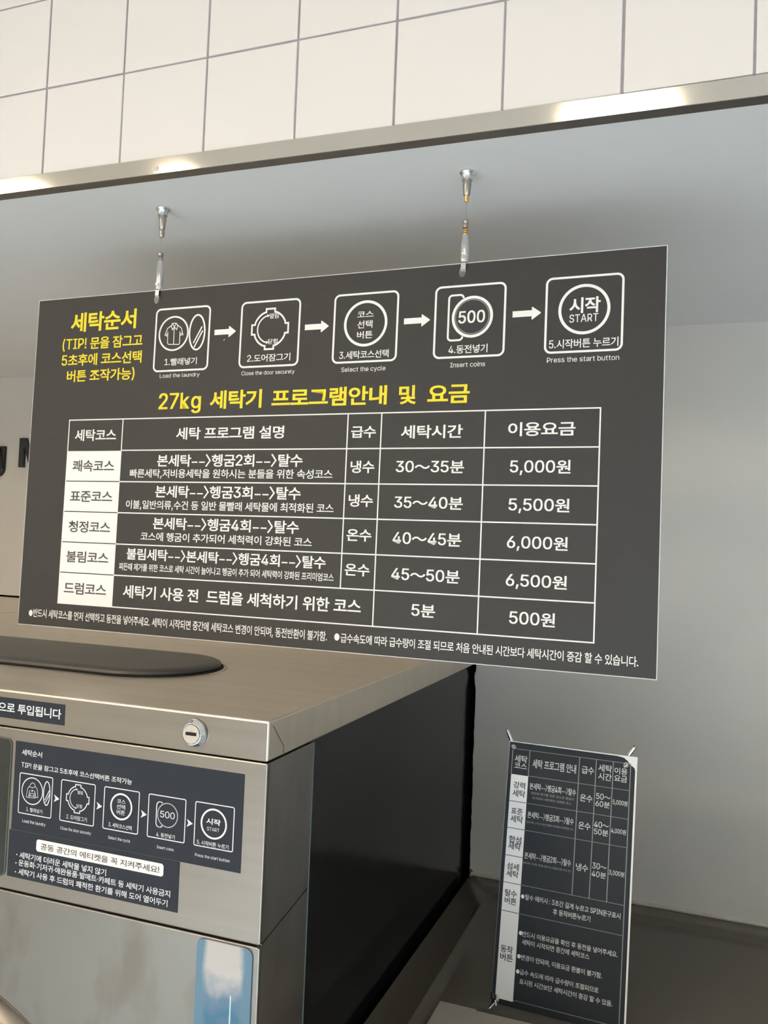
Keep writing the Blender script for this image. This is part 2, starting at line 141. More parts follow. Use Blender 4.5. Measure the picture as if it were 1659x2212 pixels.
# ------------------------------------------------------------------ mesh helpers
class MB:
    def __init__(s): s.v = []; s.f = []
    def quad(s, a, b, c, d): i = len(s.v); s.v += [a, b, c, d]; s.f.append((i, i+1, i+2, i+3))
    def box(s, x0, x1, y0, y1, z0, z1):
        i = len(s.v); s.v += [(x, y, z) for z in (z0, z1) for y in (y0, y1) for x in (x0, x1)]
        s.f += [tuple(i+k for k in t) for t in ((0, 2, 3, 1), (4, 5, 7, 6), (0, 1, 5, 4), (2, 6, 7, 3), (0, 4, 6, 2), (1, 3, 7, 5))]
        return s
    def poly(s, pts): i = len(s.v); s.v += pts; s.f.append(tuple(range(i, i+len(pts))))
    def prism(s, pts, lo, hi, axis='y'):
        # pts: 2D loop; axis y -> (x,z) pts extruded along y
        n = len(pts); i = len(s.v)
        def P(p, t): return (p[0], t, p[1]) if axis == 'y' else ((p[0], p[1], t) if axis == 'z' else (t, p[0], p[1]))
        s.v += [P(p, lo) for p in pts] + [P(p, hi) for p in pts]
        s.f.append(tuple(range(i, i+n))); s.f.append(tuple(range(i+2*n-1, i+n-1, -1)))
        for k in range(n): s.f.append((i+k, i+n+k, i+n+(k+1) % n, i+(k+1) % n))
        return s
    def lathe(s, prof, seg=28, cx=0, cy=0, caps=True, axis='z'):
        i = len(s.v)
        for r, z in prof:
            for k in range(seg):
                a = 2*pi*k/seg
                if axis == 'z': s.v.append((cx + r*cos(a), cy + r*sin(a), z))
                else: s.v.append((cx + r*cos(a), z, cy + r*sin(a)))
        for j in range(len(prof)-1):
            for k in range(seg): s.f.append((i+j*seg+k, i+j*seg+(k+1) % seg, i+(j+1)*seg+(k+1) % seg, i+(j+1)*seg+k))
        if caps:
            s.f.append(tuple(i+k for k in range(seg))[::-1]); j = len(prof)-1; s.f.append(tuple(i+j*seg+k for k in range(seg)))
        return s
    def tube(s, pts, r, seg=10):
        pts = [Vector(p) for p in pts]; i = len(s.v); n = len(pts)
        for j, p in enumerate(pts):
            t = (pts[min(j+1, n-1)] - pts[max(j-1, 0)]).normalized()
            u = t.cross(Vector((0.13, 0.2, 1)) if abs(t.z) < 0.9 else Vector((1, 0, 0))).normalized(); w = t.cross(u)
            rr = r[j] if isinstance(r, (list, tuple)) else r
            for k in range(seg):
                a = 2*pi*k/seg; q = p + (u*cos(a) + w*sin(a))*rr; s.v.append(tuple(q))
        for j in range(n-1):
            for k in range(seg): s.f.append((i+j*seg+k, i+j*seg+(k+1) % seg, i+(j+1)*seg+(k+1) % seg, i+(j+1)*seg+k))
        s.f.append(tuple(i+k for k in range(seg))[::-1]); s.f.append(tuple(i+(n-1)*seg+k for k in range(seg)))
        return s
    def build(s, name, m, parent=None, loc=(0, 0, 0), bevel=0.0, bseg=2, smooth=False):
        me = bpy.data.meshes.new(name); me.from_pydata([tuple(v) for v in s.v], [], s.f); me.update()
        import bmesh
        bm = bmesh.new(); bm.from_mesh(me); bmesh.ops.recalc_face_normals(bm, faces=bm.faces)
        if bevel:
            eds = [e for e in bm.edges if len(e.link_faces) == 2 and e.calc_face_angle(0) > 0.5]
            bmesh.ops.bevel(bm, geom=eds, offset=bevel, segments=bseg, profile=0.5, affect='EDGES', clamp_overlap=True)
        bm.to_mesh(me); bm.free()
        if smooth:
            for p in me.polygons: p.use_smooth = True
            try: me.set_sharp_from_angle(angle=radians(40))
            except Exception: pass
        return link(name, me, m, parent, loc)
def link(name, me, m, parent=None, loc=(0, 0, 0)):
    if m and not len(me.materials): me.materials.append(m)
    o = bpy.data.objects.new(name, me); COL.objects.link(o); o.location = loc
    if parent: o.parent = parent
    return o
def empty(name, loc, rot=(0, 0, 0), parent=None):
    o = bpy.data.objects.new(name, None); COL.objects.link(o); o.location = loc; o.rotation_euler = rot; o.empty_display_size = 0.05
    if parent: o.parent = parent
    return o
def tag(o, label, cat, group=None):
    o['label'] = label; o['category'] = cat
    if group: o['group'] = group
    return o
def struct(o): o['kind'] = 'structure'; return o

# 2D art lives in a plane frame: x = across, z = up, y = -height above the plane (towards the viewer)
def stroke(mb, pts, w, closed=False, y=-0.0003):
    n = len(pts); P = [Vector((p[0], p[1])) for p in pts]; L = []; Rr = []
    for i in range(n):
        if closed: a, b = P[i-1], P[(i+1) % n]; d1 = (P[i]-a).normalized(); d2 = (b-P[i]).normalized()
        else:
            d1 = (P[i]-P[max(i-1, 0)]); d2 = (P[min(i+1, n-1)]-P[i])
            if d1.length == 0: d1 = d2
            if d2.length == 0: d2 = d1
            d1 = d1.normalized(); d2 = d2.normalized()
        t = d1 + d2
        t = t.normalized() if t.length > 1e-6 else d1
        nn = Vector((-t.y, t.x)); k = max(0.45, nn.dot(Vector((-d1.y, d1.x))))
        L.append(P[i] + nn*(w/2/k)); Rr.append(P[i] - nn*(w/2/k))
    i0 = len(mb.v); mb.v += [(p.x, y, p.y) for p in L] + [(p.x, y, p.y) for p in Rr]
    for i in range(n if closed else n-1):
        j = (i+1) % n; mb.f.append((i0+i, i0+j, i0+n+j, i0+n+i))
def rrect(u0, v0, u1, v1, r, seg=6):
    out = []
    for (cx, cy, a0) in ((u1-r, v1-r, 0), (u0+r, v1-r, 90), (u0+r, v0+r, 180), (u1-r, v0+r, 270)):
        for k in range(seg+1): a = radians(a0 + 90*k/seg); out.append((cx + r*cos(a), cy + r*sin(a)))
    return out
def ell(cx, cy, rx, ry, n=48, a0=0, a1=360):
    full = abs(a1-a0) >= 359.9
    return [(cx + rx*cos(radians(a0+(a1-a0)*k/(n if full else n-1))), cy + ry*sin(radians(a0+(a1-a0)*k/(n if full else n-1)))) for k in range(n)]
def face(mb, pts, y=-0.0003): mb.poly([(p[0], y, p[1]) for p in pts])

# glyph tables: every character used is tessellated once per stroke weight, then set like type
try:
    import os
    FONT = bpy.data.fonts.load(os.path.join(bpy.utils.system_resource('DATAFILES'), 'fonts', 'Inter.woff2'))
except Exception:
    FONT = None            # Blender's built-in letters instead
def raw_text(body, off, latin, spl=1.0):
    cu = bpy.data.curves.new('t', 'FONT'); cu.body = body; cu.offset = off; cu.resolution_u = 3; cu.fill_mode = 'FRONT'; cu.space_line = spl
    if latin and FONT: cu.font = FONT
    o = bpy.data.objects.new('t', cu); me = bpy.data.meshes.new_from_object(o)
    bpy.data.objects.remove(o); bpy.data.curves.remove(cu)
    return me
def clean(b): return b.replace('-->', '––〉').replace('~', '～')
_all = [it[0] for k in ('yellow', 'white', 'dark', 'icontext', 'bt', 'bd') for it in D[k]] + [it[0] for k in ('t1', 't2', 't3', 't4', 'ti') for it in D['m'][k]]
CH = sorted(set(clean(''.join(_all)) + 'Hg') - {' '})
is_lat = lambda c: ord(c) < 0x2000 and c != '·'
GL = {}
def glyphs(off):
    if off in GL: return GL[off]
    tab = {}
    for latin in (False, True):
        cs = [c for c in CH if is_lat(c) == latin]
        me = raw_text('\n'.join(cs), (0.0 if latin and FONT else off), latin, 2.0)
        per = {}
        for p in me.polygons:
            cy = sum(me.vertices[v].co.y for v in p.vertices)/len(p.vertices)
            per.setdefault(int(round(-(cy-0.33)/2.0)), []).append(tuple(p.vertices))
        k = 1.0
        for i, c in enumerate(cs):
            fs = per.get(i, []); ids = sorted({v for f in fs for v in f}); mp = {v: n for n, v in enumerate(ids)}
            tab[c] = ([(me.vertices[v].co.x, me.vertices[v].co.y + 2.0*i) for v in ids], [tuple(mp[v] for v in f) for f in fs])
        bpy.data.meshes.remove(me)
    # bring the latin capitals to 0.70 of the em so they sit with the hangul
    hh = [p[1] for p in tab['H'][0]]; kl = 0.80/(max(hh)-min(hh)); kx = kl*0.9
    for c in CH:
        if is_lat(c):
            g = [(p[0]*kx, p[1]*kl) for p in tab[c][0]]; f = tab[c][1]; n = len(g); d = off*0.8
            if FONT and d > 0.004:      # heavier strokes: the same outline nudged four ways
                g2, f2 = [], []
                for k, (dx, dy) in enumerate(((d, d*.6), (-d, d*.6), (d, -d*.6), (-d, -d*.6), (0, 0))):
                    g2 += [(p[0]+dx, p[1]+dy, k) for p in g]; f2 += [tuple(k*n+q for q in t) for t in f]
                g, f = g2, f2
            tab[c] = (g, f)
    GL[off] = tab
    return tab
def layout(body, off):
    tab = glyphs(off); vs_, fs_, x = [], [], 0.0
    for c in body:
        if c == ' ': x += 0.26; continue
        g, f = tab[c]
        if not g: x += 0.3; continue
        x0 = min(p[0] for p in g); x1 = max(p[0] for p in g); sb = 0.045
        if c in '〉': x += -0.02; adv = x1-x0+0.03; shift = x-x0; 
        elif c == '–': g = [(x0 + (p[0]-x0)*0.78, p[1], 0) for p in g]; shift = x - x0 + 0.07; adv = (x1-x0)*0.78 + 0.13
        elif c == '～': shift = x - x0; adv = x1-x0
        elif c == '·': shift = x - x0 + 0.06; adv = x1-x0 + 0.12
        elif is_lat(c): shift = x - x0 + sb; adv = x1-x0 + 2*sb
        else: shift = x; adv = 0.885
        n = len(vs_); vs_ += [(p[0]+shift, p[1], p[2] if len(p) > 2 else 0) for p in g]; fs_ += [tuple(n+q for q in t) for t in f]; x += adv
    return vs_, fs_
WTS = (0.004, 0.010, 0.017, 0.024)
def text(item, m, parent, off=0.012, y=-0.0006, name='lettering'):
    body, u0, u1, v, h = item; body = clean(body); off = min(WTS, key=lambda w: abs(w-off))
    vs_, fs_ = layout(body, off)
    x0 = min(p[0] for p in vs_); x1 = max(p[0] for p in vs_)
    han = any(not is_lat(c) and c not in ' ·～–〉' for c in body)
    ref = glyphs(off)['세' if han else 'H'][0]; r0 = min(p[1] for p in ref); r1 = max(p[1] for p in ref)
    sx = (u1-u0)/(x1-x0); sy = h/(r1-r0); yc = (r0+r1)/2
    me = bpy.data.meshes.new(name); me.from_pydata([(u0+(p[0]-x0)*sx, y-0.00003*p[2], v+(p[1]-yc)*sy) for p in vs_], [], fs_); me.update()
    return link(name, me, m, parent)
def bounds(me):
    xs = [v.co.x for v in me.vertices]; ys = [v.co.y for v in me.vertices]
    return min(xs), max(xs), min(ys), max(ys)

# ------------------------------------------------------------------ setting
FY = 1.0505          # fascia face
WR = 2.0367          # right-hand wall face
WL = 2.355           # rear wall behind the big washers
def soff(x): return 2.1939 - 0.010*(x + 0.525)
XL, XR, YB, ZC = -3.6, 3.8, -4.2, 2.90
struct(MB().box(XL, XR, YB, WL+0.50, -0.06, 0.0).build('floor', FLOOR))
struct(MB().box(XL, XR, YB, FY, ZC, ZC+0.08).build('ceiling', ROOMW))
struct(MB().box(XL-0.1, XL, YB, WL+0.50, 0, ZC).build('wall_left', ROOMW))
struct(MB().box(XR, XR+0.1, YB, WL+0.50, 0, ZC).build('wall_right', ROOMW))
# shop front behind the camera: piers, sill and lintel round a wide opening
wb = MB(); wb.box(XL, -1.9, YB-0.12, YB, 0, ZC); wb.box(-1.9, XR, YB-0.12, YB, 2.45, ZC); wb.box(-1.9, XR, YB-0.12, YB, 0, 0.12)
struct(wb.build('wall_rear', ROOMW))
# soffit (slightly out of level like the trim)
mb = MB(); y0, y1 = FY+0.0045, WL+0.50
mb.v = [(XL, y0, soff(XL)), (XR, y0, soff(XR)), (XR, y1, soff(XR)), (XL, y1, soff(XL)), (XL, y0, soff(XL)+0.02), (XR, y0, soff(XR)+0.02), (XR, y1, soff(XR)+0.02), (XL, y1, soff(XL)+0.02)]
mb.f = [(0, 1, 2, 3), (4, 5, 6, 7), (0, 1, 5, 4), (1, 2, 6, 5), (2, 3, 7, 6), (3, 0, 4, 7)]
so = struct(mb.build('trim_1', SOFFIT)); so.name = 'ceiling_soffit'; so['label'] = 'lower painted soffit behind the tiled fascia'
# fascia with grout backing and individual tiles
fas = struct(MB().box(XL, XR, FY-0.0020, FY+0.10, soff(0)+0.0225, ZC).build('wall_front', GROUT))
tm = MB().box(0, 0.1470, -0.004, -0.0010, 0, 0.1470)
t0 = tm.build('tile', TILE, fas, bevel=0.0012, bseg=2)
X0, Z0 = -0.9972, 2.3696
first = True
for r in range(-1, 4):
    for k in range(-9, 14):
        o = t0 if first else t0.copy()
        if not first: COL.objects.link(o); o.parent = fas
        first = False
        o.location = (X0 + k*0.15 + 0.0015 + random.uniform(-.0003, .0003), FY + random.uniform(-.0004, .0004), Z0 + r*0.15 + 0.0015)
        if r == 3: o.scale = (1, 1, 0.52)      # cut course under the ceiling
        o.rotation_euler = (random.uniform(-.0015, .0015), 0, random.uniform(-.0015, .0015))
# metal corner trim under the tiles
mb = MB(); prof = [(FY-0.0065, 0.0295), (FY-0.0075, 0.0285), (FY-0.0075, 0.0042), (FY+0.0048, 0.0002), (FY+0.02, 0.0006), (FY+0.0028, 0.0295)]
n = len(prof)
for x in (XL, XR): mb.v += [(x, p[0], soff(x)+p[1]) for p in prof]
for i in range(n): mb.f.append((i, (i+1) % n, n+(i+1) % n, n+i))
mb.f += [tuple(range(n)), tuple(range(2*n-1, n-1, -1))]
tr = struct(mb.build('trim_1', TRIM))
mb = MB(); prof = [(FY-0.0072, 0.0041), (FY+0.0048, 0.0001), (FY+0.0046, -0.0005), (FY-0.0074, 0.0035)]; n = 4
for x in (XL, XR): mb.v += [(x, p[0], soff(x)+p[1]) for p in prof]
for i in range(n): mb.f.append((i, (i+1) % n, n+(i+1) % n, n+i))
mb.f += [tuple(range(n)), tuple(range(2*n-1, n-1, -1))]
mb.build('shaded_underside', mat('shaded_lip_metal', (0.30, 0.275, 0.26), 0.45, 1.0, noise=0.1, nscale=20), tr)  # underside strip, its dark reflection painted in as darker metal
# screw head on trim
MB().lathe([(0.0026, FY-0.0085), (0.0034, FY-0.0078), (0.0034, FY-0.007)], 12, cx=-0.775, cy=2.2085, axis='y').build('screw', NICKEL, tr)

# rear wall and right wall with its rough cut edge
# board wall behind the big washers, cut off roughly just above their tops; a dark service space lies behind
bp = [(XL, 1.4300)]; x_ = XL
while x_ < -0.50:
    x_ += random.uniform(0.01, 0.03); bp.append((x_, 1.4296 + random.uniform(0, .0014)))
bp += [(XR, 1.4275), (XR, 2.23), (XL, 2.23)]
struct(MB().prism(bp, WL, WL+0.012).build('wall_back', WALL))
struct(MB().box(XL, XR, WL+0.42, WL+0.50, 0, 2.35).build('wall_service', GAP))  # unseen wall, painted black to hold the dark of the gap
struct(MB().box(-0.4985, XR, WL, WL+0.012, 0, 1.427).build('wall_back_lower', WALL))
edge = [(-0.4990, 0.0), (-0.4990, 0.86)]
ez = 0.87
while ez < 2.19:
    e = random.uniform(-.0012, .0012)
    if 1.325 < ez < 1.355: e -= 0.002
    edge.append((-0.4995 + e, ez)); ez += random.uniform(0.006, 0.02)
edge.append((-0.4990, 2.215))
pts = edge + [(XR, 2.185), (XR, 0)]
mb = MB(); mb.prism(pts, WR, WR+0.012)
wr = struct(mb.build('wall_right_return', WALL)); wr.name = 'wall_side'
struct(MB().box(-0.4985, -0.4865, WR+0.0125, WL-0.0005, 1.44, 2.19).build('wall_return', WALL))
MB().prism([(-0.5045, 1.342), (-0.5028, 1.352), (-0.4985, 1.358), (-0.4985, 1.324), (-0.5024, 1.329)], WR+0.001, WR+0.006).build('plaster_lump', CAULK, wr, bevel=0.0008)
# caulk bead where the wall meets the dark top
mb = MB(); mb.tube([(-0.495+0.06*i, WR-0.001+random.uniform(-.0006, .0006), 0.8665) for i in range(22)], 0.0045, 8)
mb.build('caulk_bead', CAULK, wr, smooth=True)
MB().prism([(-0.4992, 0.866), (-0.4992, 0.880), (-0.4935, 0.876), (-0.488, 0.8665)], WR-0.0012, WR-0.0004).build('rust_mark', RUST, wr)

# ------------------------------------------------------------------ ceiling lamps (light sources)
LM = mat('warm_lamp_diffuser', (0.9, 0.85, 0.75), 0.5, emit=(1.0, 0.83, 0.62), estr=LAMP_POWER)
LFR = mat('lamp_frame', (0.75, 0.75, 0.73), 0.4)
lamp_labels = ['white framed ceiling lamp panel just right of the camera', 'white framed ceiling lamp panel at the far left', 'small white framed ceiling lamp between the front two panels', 'white framed ceiling lamp panel behind the camera on the left', 'unseen ceiling panel added behind the camera in the middle as warm fill light', 'unseen ceiling panel added behind the camera on the right to light the banner']  # last two panels are unseen lamps added for fill light
for i, (x, y, w, l) in enumerate(((-0.225, -0.27, 0.28, 0.10), (-2.36, -0.27, 0.28, 0.10), (-1.66, -0.27, 0.12, 0.05), (-2.3, -2.0, 0.75, 1.6), (-0.6, -3.2, 0.2, 0.4), (0.45, -1.15, 0.32, 0.32))):
    e = empty('ceiling_lamp', (x, y, ZC)); tag(e, lamp_labels[i], 'lamp', 'ceiling lamps')
    mb = MB(); a, b = w/2+0.012, l/2+0.012
    for q in ((-a, -w/2, -b, b), (w/2, a, -b, b), (-w/2, w/2, -b, -l/2), (-w/2, w/2, l/2, b)): mb.box(q[0], q[1], q[2], q[3], -0.022, 0)
    mb.build('frame', LFR, e)
    MB().box(-w/2, w/2, -l/2, l/2, -0.012, -0.002).build('diffuser', LM, e)

# ------------------------------------------------------------------ hanging price board
sg = D['sign']; SW, SH = sg['w'], sg['h']
sign = empty('hanging_sign_board', sg['O'], (-sg['lean'], 0, sg['yaw']))
tag(sign, 'large charcoal hanging board with yellow heading and white wash price table', 'sign')
TH = 0.003
def holed(name, m, inset, depth, y):
    cu = bpy.data.curves.new('b', 'CURVE'); cu.dimensions = '2D'; cu.fill_mode = 'BOTH'; cu.extrude = depth/2
    def sp(pts):
        s_ = cu.splines.new('POLY'); s_.points.add(len(pts)-1); s_.use_cyclic_u = True
        for p, q in zip(s_.points, pts): p.co = (q[0], q[1], 0, 1)
    sp([(inset, inset), (SW-inset, inset), (SW-inset, SH-inset), (inset, SH-inset)])
    for (hu, hv) in ((D['hooks'][0][0]-0.0005, 0.5485), (D['hooks'][1][0]-0.001, 0.5508)):
        sp([(p[0], p[1]) for p in ell(hu, hv, 0.0048, 0.0075, 20)])
    o = bpy.data.objects.new('b', cu); me = bpy.data.meshes.new_from_object(o); bpy.data.objects.remove(o)
    for v in me.vertices: X, Y, Z = v.co; v.co = (X, y - Z, Y)
    return link(name, me, m, sign)
holed('board', BOARD, 0.0, TH, TH/2)
holed('printed_face', FACE, 0.0012, 0.0003, -0.00025)
Y1, Y2 = -0.0006, -0.0009
for it in D['yellow']:
    text(it, YELLOW, sign, 0.021 if it[4] > 0.026 else 0.016, Y1, 'yellow_lettering')
for it in D['white']: text(it, WHITE, sign, (0.020 if it[4] > 0.017 else 0.012) if not it[0][0].isalpha() or ord(it[0][0]) > 0x3000 else 0.004, Y1)
def door_symbol(mb, cx, cy, rx, ry, w, y, tab=0.36, out=0.0):
    # circle with four tabs
    pts = []; k = 1.13
    for q in range(4):
        a = radians(90*q); hw = 0.27
        def P(r, t): 
            X = r*cos(a) - t*sin(a); Z = r*sin(a) + t*cos(a); return (cx + X*rx, cy + Z*ry)
        rr = math.sqrt(1-hw*hw)
        pts += [P(rr-0.02, -hw), P(k, -hw), P(k, hw), P(rr-0.02, hw)]
        a0 = 90*q + math.degrees(math.asin(hw)); a1 = 90*(q+1) - math.degrees(math.asin(hw))
        pts += [(cx + rx*cos(radians(a0+(a1-a0)*j/8)), cy + ry*sin(radians(a0+(a1-a0)*j/8))) for j in range(1, 8)]
    stroke(mb, pts, w, True, y)
def pictos(src, parent, lw, lw2, shirt_w, thick, y, big):
    for i, (u0, v0, u1, v1) in enumerate(src['boxes']):
        mb = MB(); stroke(mb, rrect(u0+lw/2, v0+lw/2, u1-lw/2, v1-lw/2, 0.008 if big else 0.0022), lw, True, y)
        c = src['circ']
        if i == 0:
            cx, cy, rx, ry = c['c1']; r = (rx+ry)/2; stroke(mb, ell(cx, cy, r, r), lw2, True, y)
            cx, cy, rx, ry = c['e1']; stroke(mb, ell(cx, cy, rx, ry), lw2, True, y)
            for L in src['slash']: stroke(mb, L, lw2*0.8, False, y)
            for L in src['shirt']: stroke(mb, L, shirt_w, False, y)
        if i == 1:
            cx, cy, rx, ry = c['c2']; r = (rx+ry)/2; door_symbol(mb, cx, cy, r*0.93, r*0.93, lw2, y)
            ax, ay, ar, _ = c['arc']; ar = r*0.72; a_ = ell(cx, cy, ar, ar, 24, 105, 255); stroke(mb, a_, lw2*0.75, False, y)
            for (px, py), sg_ in ((a_[0], 1), (a_[-1], 1)):
                face(mb, [(px, py+0.08*r), (px+0.17*r, py), (px, py-0.08*r)] if True else [], y)
        if i == 2:
            cx, cy, rx, ry = c['c3']; r = (rx+ry)/2; stroke(mb, ell(cx, cy, r, r), thick, True, y)
        if i == 3:
            cx, cy, rx, ry = c['coin']; r = (rx+ry)/2
            s0, t0_, s1, t1_ = src['slot']
            # slot outline, open where the coin covers it
            full = rrect(s0, t0_, s1, t1_, 0.005 if big else 0.0055, 6)
            full = [p for p in full if (p[0]-cx)**2 + (p[1]-cy)**2 > (r*1.02)**2]
            # rotate so that the run starts just after the coin gap
            best = max(range(len(full)), key=lambda q_: (Vector(full[q_])-Vector(full[q_-1])).length if full[q_][0] > (s0+s1)/2 else 0)
            full = full[best:] + full[:best]
            full = [(s1, cy + math.sqrt(max(0, r*r-(s1-cx)**2)) + 0.0005)] + [p for p in full if p[1] > cy or True] if False else full
            stroke(mb, full, lw2, False, y)
            if big:
                stroke(mb, ell(cx, cy, r, r), thick, True, y)
                g = MB(); stroke(g, ell(cx, cy, r*0.87, r*0.87), 0.0010, True, y-0.0001); g.build('coin_ring', GREYP, parent)
            else:
                for q_ in range(56):
                    a = 2*pi*q_/56; stroke(mb, [(cx+r*cos(a), cy+r*sin(a)), (cx+r*cos(a+0.075), cy+r*sin(a+0.075))], lw2*0.7, False, y)
                stroke(mb, ell(cx, cy, r*1.03, r*1.03), lw2*0.3, True, y)
        if i == 4:
            cx, cy, rx, ry = c['c5']; r = (rx+ry)/2; stroke(mb, ell(cx, cy, r, r), thick, True, y)
        mb.build('pictogram', WHITE, parent)
pictos(D, sign, 0.0030, 0.0028, 0.0013, 0.0040, Y1, True)
for it in D['icontext']: text(it, WHITE, sign, 0.012 if it[0] not in ('500', '시작') else 0.026, Y1)
for (u0, u1, v) in D['arrows']:
    mb = MB(); hh = 0.0088; s_ = 0.0043; t_ = u1-0.0125
    face(mb, [(u0, v-s_), (t_, v-s_), (t_, v-hh), (t_+0.001, v-hh), (u1, v-0.0006), (u1, v+0.0006), (t_+0.001, v+hh), (t_, v+hh), (t_, v+s_), (u0, v+s_)], Y1)
    mb.build('arrow', WHITE, sign)
rw, cl = D['rows'], D['cols']
g = MB(); lw = 0.0019
stroke(g, [(cl[0], rw[0]), (cl[-1], rw[0]), (cl[-1], rw[-1]), (cl[0], rw[-1])], lw, True, Y1)
for r in rw[1:-1]: stroke(g, [(cl[1], r), (cl[-1], r)], lw, False, Y1)
stroke(g, [(cl[1], rw[0]), (cl[1], rw[1])], lw, False, Y1)
stroke(g, [(cl[2], rw[0]), (cl[2], rw[5])], lw, False, Y1)
for c in cl[3:5]: stroke(g, [(c, rw[0]), (c, rw[-1])], lw, False, Y1)
g.build('table_grid', WHITE, sign)
for i in range(1, 6):
    mb = MB(); face(mb, [(cl[0]-0.0008, rw[i+1]+0.0008), (cl[1]+0.0008, rw[i+1]+0.0008), (cl[1]+0.0008, rw[i]-0.0008), (cl[0]-0.0008, rw[i]-0.0008)], Y1-0.0001)
    mb.build('table_cell', WHITE, sign)
for it in D['dark']: text(it, DARKP, sign, 0.017, Y2)
for (u, v) in D['dots']:
    mb = MB(); face(mb, ell(u, v, 0.0042, 0.0052, 20), Y1); mb.build('bullet', WHITE, sign)
# a tiny chip in the print under the first arrow
mb = MB(); stroke(mb, [(0.3795, 0.4722), (0.3810, 0.4752)], 0.0008, False, Y1); mb.build('scuff', WHITE, sign)

# ------------------------------------------------------------------ wire hangers
sm = Matrix.Translation(Vector(sg['O'])) @ Matrix.Rotation(sg['yaw'], 4, 'Z') @ Matrix.Rotation(-sg['lean'], 4, 'X')
def hanger(hu, label, brass, dz):
    top = sm @ Vector((hu, 0, SH)); zs = soff(top.x); e = empty('wire_hanger', (top.x, top.y+0.0015, zs)); tag(e, label, 'hanger', 'wire hangers of the price board')
    L = zs - top.z   # about 131 mm
    k = (L - 0.001) / 0.130
    def Z(a): return -a*k
    MB().lathe([(0.0112, 0), (0.0115, Z(.002)), (0.0096, Z(.0046)), (0.0084, Z(.006)), (0.0078, Z(.0125)), (0.0066, Z(.0128))][::-1], 32).build('ceiling_cup', ZINC, e, smooth=True)
    MB().lathe([(0.0064, Z(.012)), (0.0063, Z(.018)), (0.0047, Z(.0335)), (0.0038, Z(.0345))][::-1], 28).build('cone_grip', NICKEL, e, smooth=True)
    if brass: MB().lathe([(0.0032, Z(.034)), (0.0032, Z(.0415)), (0.0024, Z(.043))][::-1], 24).build('ferrule', BRASS, e, smooth=True)
    else: MB().lathe([(0.0040, Z(.0345)), (0.0044, Z(.036)), (0.0044, Z(.0445)), (0.0030, Z(.0465))][::-1], 24).build('ferrule', NICKEL, e, smooth=True)
    MB().tube([(0, 0, Z(.042)), (0, 0, Z(.072))], 0.00035, 8).build('wire', WIRE, e)
    o_ = dz
    if brass:
        MB().lathe([(0.0036, Z(.069)), (0.0044, Z(.070)), (0.0044, Z(.0735)), (0.0040, Z(.0742)), (0.0044, Z(.075)), (0.0044, Z(.0805)), (0.0030, Z(.0815))][::-1], 24).build('knurled_nut', NICKEL, e, smooth=True)
        c = MB(); c.tube([(0.0030*cos(2*pi*t/10), 0.0030*sin(2*pi*t/10), Z(0.0812 + 0.0003*t)) for t in range(34)], 0.0012, 8); c.build('spring_coil', BRASS, e, smooth=True)
    else:
        MB().lathe([(0.0018, Z(.0705)), (0.0040, Z(.072)), (0.0044, Z(.0745)), (0.0040, Z(.077))][::-1], 24).build('knurled_nut', NICKEL, e, smooth=True)
        c = MB(); c.tube([(0.0028*cos(2*pi*t/10), 0.0028*sin(2*pi*t/10), Z(0.076 + 0.00036*t)) for t in range(30)], 0.0010, 8); c.build('spring_coil', NICKEL, e, smooth=True)
    t1 = .090 if brass else .0845
    b = MB().lathe([(0.0036, Z(t1)), (0.0040, Z(t1+.001)), (0.0050, Z(t1+.011)), (0.0062, Z(t1+.0125)), (0.0062, Z(.1285)), (0.0056, Z(.130))][::-1], 32).build('cable_gripper', GRIP, e, smooth=True)
    MB().lathe([(0.0026, -0.0066), (0.0030, -0.0060), (0.0030, -0.0045)], 18, cx=-0.0005, cy=Z(.1225), axis='y').build('set_screw', NICKEL, b)
    # strap: comes forward under the gripper, down the face, hooked into the hole of the board
    zb_ = Z(.1285); st = MB(); w = 0.0036
    path = [(0.0, zb_), (-0.0040, zb_-0.003), (-0.0048, zb_-0.0125), (-0.0022, zb_-0.0150), (0.004, zb_-0.0152)]
    for sgn in (0,):
        i = len(st.v); th = 0.0008
        for (yy, zz) in path: st.v += [(-w, yy, zz), (w, yy, zz), (w, yy-th, zz-0.0002), (-w, yy-th, zz-0.0002)]
        for j in range(len(path)-1):
            for q in range(4): st.f.append((i+4*j+q, i+4*j+(q+1) % 4, i+4*(j+1)+(q+1) % 4, i+4*(j+1)+q))
        st.f.append((i, i+1, i+2, i+3)); j = len(path)-1; st.f.append((i+4*j+3, i+4*j+2, i+4*j+1, i+4*j))
    st.build('hook_strap', ZINC, e)
hanger(D['hooks'][0][0]+0.002, 'wire hanger with grey tip holding the board near its left end', False, 0)
hanger(D['hooks'][1][0]+0.001, 'wire hanger with brass tip and coil holding the board near its right end', True, 0)

